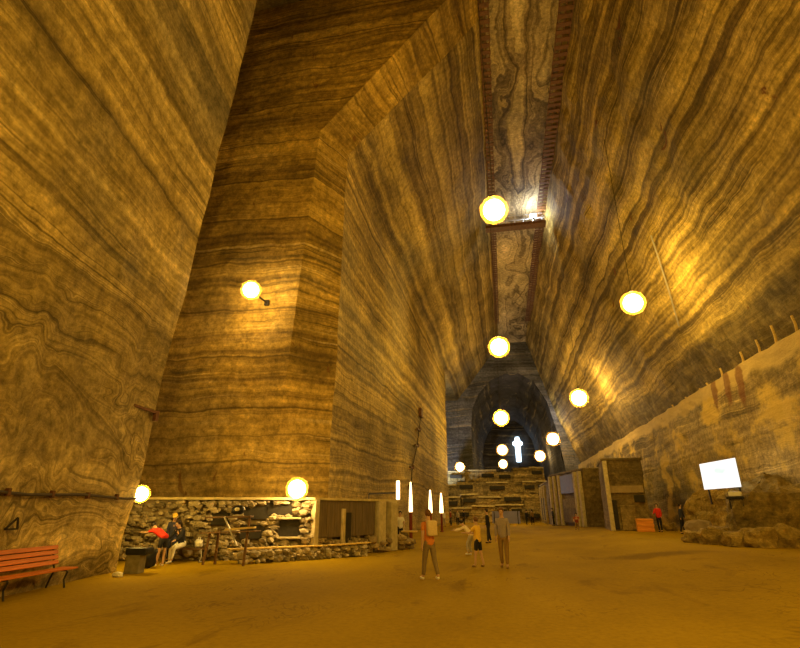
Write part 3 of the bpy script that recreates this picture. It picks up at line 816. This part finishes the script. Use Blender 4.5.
# painted triangle, conduit and bracket on the near wall
def nwp(y, z, off=.0):
    v = Vector(nw(y, z)); v.x += off; return v
ct = atX(6, 523.5, -10.75)
t3 = [Vector((0, -.24, -.11)), Vector((0, .06, -.11)), Vector((0, .01, .12))]
bm = bmesh.new()
for i in range(3): bar(bm, t3[i], t3[(i + 1) % 3], .03, .035)
o = tag(obj('triangle_sign', bm, m_mark), 'dark outlined triangle sign on the near left wall above the orange bench', 'sign')
wx = nwp(ct.y, ct.z, .12); o.location = wx
bm = bmesh.new(); tube(bm, [nwp(y, 2.10 + .03 * math.sin(y * 1.7) , .10) for y in (2, 4, 6, 8, 9, 10, 11, 12, 13, 14, 14.7)], .035, 8)
t = tag(obj('conduit', bm, m_cable), 'dark cable conduit running along the near left wall', 'conduit')
for y in (8, 9.4, 10.8, 12.2, 13.6):
    bm = bmesh.new(); box(bm, nwp(y, 2.11, .09), (.1, .08, .16), None, .01); obj('clip', bm, m_rustmetal, t)
bq = atX(149, 415, -11.35); by, bz = bq.y, bq.z
t = thing('wall_bracket', 'rusty arm bracket on the corner of the near left wall', 'bracket', nwp(14.6, bz - .05, .1))
bm = bmesh.new(); box(bm, (0, 0, 0), (.12, .16, .34), None, .02); obj('plate', bm, m_rustmetal, t)
bm = bmesh.new(); bar(bm, (.04, 0, .1), (.04, -1.2, .14), .06, .08, .01); obj('arm', bm, m_rustmetal, t)

# ------------------------------------------------------------------ light posts along the left wall
LP = [(411, 545, 482, 512, 'nearest light post, glowing tube on a dark red post, left of person in orange'), (431, 536, 490, 513, 'second light post with glowing tube, behind the person in orange'), (442, 532, 493, 513, 'third light post with glowing tube, farthest along the left wall')]
for (x, yb, yt, ym, lb) in LP:
    p = atZ(x, yb, 0)
    t = thing('light_post', lb, 'lamp', (p.x, p.y, 0), 0, 'tube light posts along the left wall')
    z0, z1 = atY(x, ym, p.y).z, atY(x, yt, p.y).z
    rr = pxr(p, 2.0)
    bm = bmesh.new(); lathe(bm, [(.16, 0), (.16, .06), (.09, .1), (.09, z0 - .05), (.12, z0)], seg=12); obj('post', bm, m_darkred, t)
    bm = bmesh.new(); lathe(bm, [(rr * .9, z0), (rr, z0 + .1), (rr * .8, (z0 + z1) / 2), (rr * .35, z1)], seg=14); obj('tube', bm, m_tube, t, True)
# tube on the enclosure roof with its dark arm
pa, pb = atY(398, 481, 25.2), atY(398, 497, 25.2)
t = thing('tube_light', 'short white tube light on the roof end of the stone enclosure', 'lamp', (pb.x, pb.y, HT + .1))
bm = bmesh.new(); lathe(bm, [(.08, 0), (.09, .05), (.09, pa.z - HT - .12), (.06, pa.z - HT - .08)], seg=12); obj('tube', bm, m_tube, t, True)
bm = bmesh.new(); q = atY(369, 492, 25.2); bar(bm, (q.x - pb.x, 0, .28), (0, 0, .32), .05, .09); bar(bm, (q.x - pb.x, 0, .28), (q.x - pb.x, 0, 0), .05, .05); obj('arm', bm, m_blackmetal, t)

# cable run with brackets up the left wall
pts = [(420, 414), (418, 430), (416, 446), (411, 468), (410, 486)]
w = [atX(x, y, -7.9) for x, y in pts]
t = thing('wall_cable', 'zigzag cable with rusty brackets climbing the left wall above the light posts', 'cable', w[0])
bm = bmesh.new(); tube(bm, [v - w[0] + Vector((.1, 0, 0)) for v in w], .05, 6); obj('cable', bm, m_cable, t)
for i, v in enumerate(w):
    bm = bmesh.new(); c_ = v - w[0]
    if i == 0: box(bm, c_ + Vector((.1, 0, .1)), (.3, 1.2, .9), None, .05)
    else:
        bar(bm, c_ + Vector((.1, -1.1, 0)), c_ + Vector((.1, .6, 0)), .12, .14); box(bm, c_ + Vector((.1, .5, .12)), (.2, .35, .35), None, .03)
    obj('bracket', bm, m_rustmetal, t)

# ------------------------------------------------------------------ ceiling catwalks, gantry
def catwalk(x0, x1, label):
    t = thing('catwalk', label, 'catwalk', ((x0 + x1) / 2, 8, 32.9), 0, 'timber catwalks along the ceiling edges')
    w_ = x1 - x0; Ln = 78
    for sx in (-w_ / 2, 0, w_ / 2):
        bm = bmesh.new(); bar(bm, (sx, 0, .05), (sx, Ln, .05), .07, .14); obj('stringer', bm, m_catwalk, t)
    bm = bmesh.new()
    n = int(Ln / .62)
    for i in range(n):
        box(bm, (random.uniform(-.03, .03), i * .62 + random.uniform(-.05, .05), -.03), (w_ + .1, .34, .05))
    o = obj('planks', bm, m_catwalk, t); o['kind'] = 'stuff'
    bm = bmesh.new()
    for i in range(20):
        for sx in (-w_ / 2, w_ / 2): bar(bm, (sx, 1 + i * 4, 0), (sx, 1 + i * 4, .95), .04)
    o = obj('hangers', bm, m_blackmetal, t); o['kind'] = 'stuff'
catwalk(.55, 1.15, 'timber catwalk under the left edge of the narrow ceiling')
catwalk(5.75, 6.65, 'timber catwalk under the right edge of the narrow ceiling')

gz = 31.2
g0, g1 = atZ(488, 229, gz), atZ(543, 224, gz)
t = thing('gantry_bridge', 'steel gantry bridge crossing below the ceiling, lit white', 'bridge', ((g0.x + g1.x) / 2, (g0.y + g1.y) / 2, gz))
hw = 3.25
bm = bmesh.new(); box(bm, (0, 0, 0), (hw * 2, 1.1, .35), None, .03); obj('deck', bm, m_catwalk, t)
for yy in (-.5, .5):
    bm = bmesh.new()
    bar(bm, (-hw, yy, 1.1), (hw, yy, 1.1), .06); bar(bm, (-hw, yy, .65), (hw, yy, .65), .05)
    for i in range(7): bar(bm, (-hw + .3 + i * (2 * hw - .6) / 6, yy, .15), (-hw + .3 + i * (2 * hw - .6) / 6, yy, 1.1), .05)
    obj('railing', bm, m_steel, t)
q = atZ(533, 216, gz + .95)
t = thing('flood_lamp', 'cool white floodlight on the right end of the steel gantry', 'lamp', q)
bm = bmesh.new(); sphere(bm, (0, 0, 0), .30, 2, (1.2, .7, 1)); obj('lens', bm, m_coolflood, t, True)
bm = bmesh.new(); lathe(bm, [(.06, -.72), (.06, -.34), (.2, -.3), (.22, -.26)], seg=12); obj('stand', bm, m_blackmetal, t)

# ------------------------------------------------------------------ far terrace, cross
TER = [(79.5, 2.3, 7.2), (83, 4.1, 7.2), (87, 5.9, 7.0), (92, 8.4, 7.0)]
t = thing('stone_terrace', 'stepped terrace of stone tiers closing the far end of the hall', 'terrace', (0, 80, 0))
for i, (y, hh, xr) in enumerate(TER):
    bm = bmesh.new(); tops = []
    x = -9.5
    while x < xr:
        x2 = min(xr, x + random.uniform(1.6, 3.6))
        if xr - x2 < 1: x2 = xr
        hj, yj = hh + random.uniform(-.55, .25), y - 80 + random.uniform(-.5, .5)
        grid(bm, (x, yj, -.1), (x2, yj, -.1), (x2, yj + .25, hj), (x, yj + .25, hj), 10, 10)
        grid(bm, (x, yj + .25, hj), (x2, yj + .25, hj), (x2, yj + 5, hj), (x, yj + 5, hj), 10, 3)
        for xx in (x, x2): grid(bm, (xx, yj, -.1), (xx, yj + 5, -.1), (xx, yj + 5, hj), (xx, yj + .25, hj), 4, 10)
        tops.append((x, x2, yj, hj)); x = x2
    roughen(bm, .30, .6, .2, False)
    for f in bm.faces: f.material_index = 0
    n0 = len(bm.faces); bm.faces.ensure_lookup_table()
    for (xa, xb, yj, hj) in tops:
        if random.random() < .7: bar(bm, (xa, yj + .1, hj + .05), (xb, yj + .1, hj + random.uniform(-.1, .12)), .3, .2, .03)
    bm.faces.ensure_lookup_table()
    for f in bm.faces[n0:]: f.material_index = 1
    obj('tier', bm, m_terr, t).data.materials.append(m_slab)
    for (xa, xb, yj, hj) in tops:
        if random.random() < .55:
            bm = bmesh.new(); box(bm, ((xa + xb) / 2, yj + .05, hj - .8), ((xb - xa) * .7, .9, .55), None, .05); obj('opening', bm, m_darkhole, t)  # dark box painting the shade of a recess in the tier
p = atZ(506, 524, 0)
bm = bmesh.new()
x0, x1 = atY(492, 515, 72).x, atY(520, 515, 72).x
box(bm, (0, 0, .85), (x1 - x0, .08, 1.5), None, .02)
o = tag(obj('panel', bm, m_blue), 'low lavender blue panel standing before the foot of the far terrace', 'panel'); o.location = ((x0 + x1) / 2, 72, 0)
for sx in (-1, 1):
    bm = bmesh.new(); bar(bm, (sx * (x1 - x0) * .42, -.02, 0), (sx * (x1 - x0) * .42, -.02, 1.6), .1); bar(bm, (sx * (x1 - x0) * .42, -.5, .04), (sx * (x1 - x0) * .42, .5, .04), .1, .08); obj('foot', bm, m_blackmetal, o)
q = atY(519, 462, 156.8); tp = atY(519, 437, 156.8); ar = atY(519, 443.5, 156.8)
t = thing('lit_cross', 'glowing blue white cross in the dark arch at the far end', 'cross', q)
bm = bmesh.new(); lathe(bm, [(.5, 0), (.75, .15), (.8, tp.z - q.z - .6), (.5, tp.z - q.z)], seg=12)
obj('upright', bm, m_cross, t, True)
bm = bmesh.new(); hA = ar.z - q.z; bmA = 1.45
tube(bm, [(-bmA, 0, hA), (-bmA * .6, 0, hA), (0, 0, hA), (bmA * .6, 0, hA), (bmA, 0, hA)], .8, 12, [.4, .75, .95, .75, .4]); obj('crossbar', bm, m_cross, t, True)
bm = bmesh.new(); tube(bm, [(0, .3, -q.z + .0), (0, .3, 0.2)], .15, 8); obj('mast', bm, m_blackmetal, t)

# ------------------------------------------------------------------ stalls and blocks on the right
def block(name, label, a, b, depth, z0, h, cols, panel, mat=m_block, recess=None):
    a, b = Vector(a), Vector(b); d = (b - a); Ln = d.length; d.normalize(); n = Vector((d.y, -d.x, 0))
    ang = math.atan2(d.y, d.x); rm = Matrix.Rotation(ang, 3, 'Z')
    t = thing(name, label, 'stall', (a.x, a.y, z0))
    def at_(s, off, z): return d * s + n * off + Vector((0, 0, z))
    bm = bmesh.new()
    A, B_, Cq, D_ = at_(0, 0, -.1), at_(Ln, 0, -.1), at_(Ln, -depth, -.1), at_(0, -depth, -.1)
    upv = Vector((0, 0, h + .1))
    grid(bm, A, B_, B_ + upv, A + upv, 20, 20); grid(bm, B_, Cq, Cq + upv, B_ + upv, 12, 20); grid(bm, D_, A, A + upv, D_ + upv, 12, 20)
    grid(bm, A + upv, B_ + upv, Cq + upv, D_ + upv, 20, 12)
    roughen(bm, .12, .6, .03); obj('walls', bm, mat, t)
    bm = bmesh.new(); box(bm, at_(Ln / 2, -depth / 2 + .05, h + .05), (Ln + .15, depth + .1, .18), rm, .04); obj('roof_slab', bm, m_block, t)
    for s, w_, hh in cols:
        bm = bmesh.new(); box(bm, at_(s, .14, hh / 2), (w_, .3, hh), rm, .04); obj('column', bm, m_pale, t)
    for (nm, s, z, w_, hh, mt) in panel:
        bm = bmesh.new(); box(bm, at_(s, .10, z), (w_, .2, hh), rm, .03); obj(nm, bm, mt, t)
    return t
block('stone_block', 'large square stone stall block projecting from the right wall', (7.45, 41.4, 0), (10.15, 41.1, 0), 6.0, .33, 4.95,
      [(.15, .3, 4.9)],
      [('ledge', 1.3, 2.85, 2.5, .5, m_stone_dk), ('opening', .35, 1.1, .55, 2.0, m_darkhole), ('opening', 2.2, 2.2, .7, .5, m_darkhole), ('plinth', 1.3, .9, 1.0, 1.7, m_block)])
block('stall', 'farther stone stall with pale pillars and a dark board above its front', (5.15, 60.5, 0), (7.35, 50.5, 0), 4.2, .28, 5.0,
      [(.4, .5, 4.9), (1.9, .45, 4.9), (3.4, .4, 4.9), (8.2, .5, 4.9), (9.4, .5, 4.9)], [('board', 5.8, 3.9, 3.8, 1.8, m_plankwall), ('counter', 5.8, 1.4, 3.6, 2.2, m_block)])
block('stall', 'farthest low stone stall in line beside the terrace', (4.9, 74.5, 0), (5.1, 63.0, 0), 5.0, .2, 4.6, [(2, .5, 4.4), (5, .5, 4.4), (8, .5, 4.4)], [('opening', 3.5, 1.7, 2.0, 2.6, m_darkhole), ('opening', 6.5, 1.7, 2.0, 2.6, m_darkhole)])

p = atZ(643, 531, .35)
t = thing('crate', 'pale orange crate on the floor at the corner of the large stone block', 'crate', (p.x - .1, p.y - 1.2, .35), R(-8))
bm = bmesh.new(); box(bm, (0, 0, .42), (1.05, .8, .84), None, .02); obj('crate_body', bm, m_crate, t)
bm = bmesh.new()
for zz in (.12, .42, .72): box(bm, (0, -.41, zz), (1.1, .05, .14), None, .01)
obj('slats', bm, m_crate, t)

# rock bank
foot = [(13.4, 25.4), (11.8, 25.8), (9.75, 26.4), (9.8, 27.8), (11.2, 30.0), (12.5, 33.2), (12.6, 37.0), (12.2, 39.5), (12.0, 40.2)]
t = thing('rock_bank', 'rough bank of salt rock along the foot of the right wall below the screen', 'rock', (10, 28, .3))
bm = bmesh.new()
O = Vector((10, 28, .3))
for i in range(len(foot) - 1):
    a, b = Vector((*foot[i], .2)), Vector((*foot[i + 1], .2))
    d = b - a; n = Vector((-d.y, d.x, 0)).normalized() * -1
    h0 = 2.15 if i > 3 else 2.2
    def inw(p, k): return Vector((p.x + (13.3 - p.x) * k, p.y + (34 - p.y) * k * .35, 0))
    nn = max(3, int(d.length / .22))
    rows = [(0, 0), (.05, .5), (.10, 1.0), (.15, 1.5), (.24, h0), (.5, h0 + .35), (1.0, h0 + .8)]
    for (k0, z0), (k1, z1) in zip(rows, rows[1:]):
        P0, P1, P2, P3 = inw(a, k0), inw(b, k0), inw(b, k1), inw(a, k1)
        for q, zz in ((P0, z0), (P1, z0), (P2, z1), (P3, z1)): q.z = zz - .1
        o3 = Vector((10, 28, 0))
        grid(bm, P1 - o3, P0 - o3, P3 - o3, P2 - o3, nn, max(2, int((P3 - P0).length / .3)))
roughen(bm, .38, .8, .16)
obj('rock_mass', bm, m_bank, t)
rk = [(655, 532, .4, .35), (697, 543, .5, .35), (720, 545, .7, .5), (742, 547, .6, .4), (765, 548, .6, .5), (792, 548, .6, .55), (672, 531, .45, .35)]
for i, (x, y, w_, hh) in enumerate(rk):
    p = atZ(x, y, .35); bm = bmesh.new(); rock(bm, (0, 0, hh * .62), (w_, w_ * .75, hh), i, 3, .45)
    lbs = ['boulder between the crate and the person in red', 'boulder under the left end of the rock bank, by the stone trough', 'boulder at the bank foot straight below the screen', 'boulder at the bank foot right of the screen', 'wide boulder at the bank foot, second from the right edge', 'boulder at the bank foot at the right edge of view', 'boulder just behind the person in red']
    o = tag(obj('boulder', bm, m_bank, None), lbs[i], 'rock', 'boulders along the right bank'); o.location = (p.x, p.y + w_ * .5 + (1.6 if i == 0 else 0), .33)
p = atZ(703, 538, .35)
bm = bmesh.new(); rock(bm, (0, 0, .42), (.75, .5, .55), 4, 3, .2)
o = tag(obj('stone_trough', bm, m_stone_dk, None), 'long dark squared stone lying beside the person in dark clothes', 'stone'); o.location = (p.x, p.y + .4, .33)

# screen with small table and projector
a, b = atY(705, 491, 31.0), atY(741, 485, 27.4)
c0, c1 = atY(700, 466, 31.0), atY(735, 456, 27.4)
base = (a + b) / 2
t = thing('projection_screen', 'bright white projection screen on the rock bank before the right wall', 'screen', (base.x, base.y, base.z))
hA, hB = c0.z - a.z, c1.z - b.z
dv = (b - a); dv.z = 0; ang = math.atan2(dv.y, dv.x); Wd = dv.length; Hd = (hA + hB) / 2
t.rotation_euler = (0, 0, ang)
bm = bmesh.new(); box(bm, (0, 0, Hd / 2), (Wd, .04, Hd)); obj('screen_sheet', bm, m_screen, t)
bm = bmesh.new()
for (p_, q_) in (((-Wd / 2, .03, 0), (-Wd / 2, .03, Hd)), ((Wd / 2, .03, 0), (Wd / 2, .03, Hd)), ((-Wd / 2, .03, Hd), (Wd / 2, .03, Hd)), ((-Wd / 2, .03, 0), (Wd / 2, .03, 0))): bar(bm, p_, q_, .06, .05)
obj('screen_frame', bm, m_steel, t)
for sx in (-1, 1):
    bm = bmesh.new(); bar(bm, (sx * Wd * .42, .06, 0), (sx * Wd * .42, .1, -.75), .06); obj('leg', bm, m_blackmetal, t)
pq = atY(735, 493, 27.0)
t = thing('projector', 'white projector box on the rock below the screen', 'projector', (pq.x, pq.y, pq.z - .15), R(-30))
bm = bmesh.new(); box(bm, (0, 0, .11), (.5, .4, .2), None, .03); obj('housing', bm, simple('white_plastic', (.8, .78, .74), .4, .05), t)
bm = bmesh.new(); tube(bm, [(-.12, .19, .12), (-.12, .25, .12)], .06, 12); obj('lens', bm, m_black, t)
bm = bmesh.new(); box(bm, (0, 0, -.06), (.7, .5, .1), None, .01)
for sx in (-.25, .25):
    for sy in (-.18, .18): box(bm, (sx, sy, -.3), (.05, .05, .5))
obj('stand', bm, m_black, t)

# stakes on the ledge
stk = [(696, 371, 3), (703, 366, 4), (718, 358, 9), (740, 349, 12), (757, 342, 14), (775, 338, 18), (797, 332, 16), (683, 384, 3), (670, 392, 3)]
for i, (x, y, hp) in enumerate(stk):
    p = atX(x, y, 13.95); hh = hp * (p.y / 520) * 1.15
    bm = bmesh.new(); tube(bm, [(0, 0, 0), (.02, -.02, hh * .5), (-.03, 0, hh)], .06, 7)
    bm2 = bm
    o = tag(obj('ledge_stake', bm, m_palewood), 'pale stake standing on the salt ledge of the right wall, %s' % ['fifth', 'fourth', 'third', 'second', 'first', 'next', 'x', 'y', 'z'][i], 'stake', 'stakes along the salt ledge'); o.location = (p.x, p.y, RZ - .02)
order = sorted([o for o in C.objects if o.name.startswith('ledge_stake')], key=lambda o: o.location.y)
names = ['nearest', 'second nearest', 'third nearest', 'fourth nearest', 'fifth nearest', 'sixth nearest', 'third farthest', 'second farthest', 'farthest']
for o, nm in zip(order, names): o['label'] = 'pale stake on the salt ledge of the right wall, the %s one' % nm

# loose cable hanging against the right wall
a, b = atY(655, 240, 30), atY(683, 326, 27)
def rwx(z): return RS + (kx - RS) * (z - RZ) / (kz - RZ) if z < kz else kx + (XR - kx) * (z - kz) / (ZC - kz)
bm = bmesh.new()
def onr(x, y):
    d = ray(x, y); lo, hi = 5, 120
    for _ in range(50):
        m = (lo + hi) / 2; p_ = EYE + d * (m / d.y)
        if p_.x > rwx(p_.z): hi = m
        else: lo = m
    p_.x -= .25; return p_
tube(bm, [onr(655, 235), onr(664, 262), onr(674, 294), onr(683, 326)], .05, 6)
tag(obj('hanging_cable', bm, m_steel), 'thin pale cable running down the right wall beside the large lamp', 'cable')

# ------------------------------------------------------------------ unseen lights: lamp rows behind the viewer, cool lights at the arch
def plight(name, loc, power, col, rad=.5):
    l = bpy.data.lights.new(name, 'POINT'); l.energy = power; l.color = col; l.shadow_soft_size = rad
    o = bpy.data.objects.new(name, l); C.objects.link(o); o.location = loc; return o
plight('row_lamp_behind', (.4, -3, 9), 3800, WARM)
plight('row_lamp_behind', (.4, -18, 9), 3800, WARM)
plight('row_lamp_behind', (9, 4, 10), 5200, WARM)
plight('row_lamp_behind', (9, -16, 10), 3800, WARM)
plight('arch_cool_light', (-11, 88, 5), 5000, (.72, .82, 1.0), .4)  # unseen cool light, added to turn the left arch face bluish grey
plight('arch_cool_light', (8.5, 97, 17), 700, (.72, .82, 1.0), .4)  # unseen cool light, added at the right shoulder of the arch

w = bpy.data.worlds.new('world'); sc.world = w; w.use_nodes = True
w.node_tree.nodes['Background'].inputs[0].default_value = (0, 0, 0, 1)
sc.view_settings.view_transform = 'Standard'; sc.view_settings.look = 'None'
sc.view_settings.exposure = -.85; sc.view_settings.gamma = 1.0
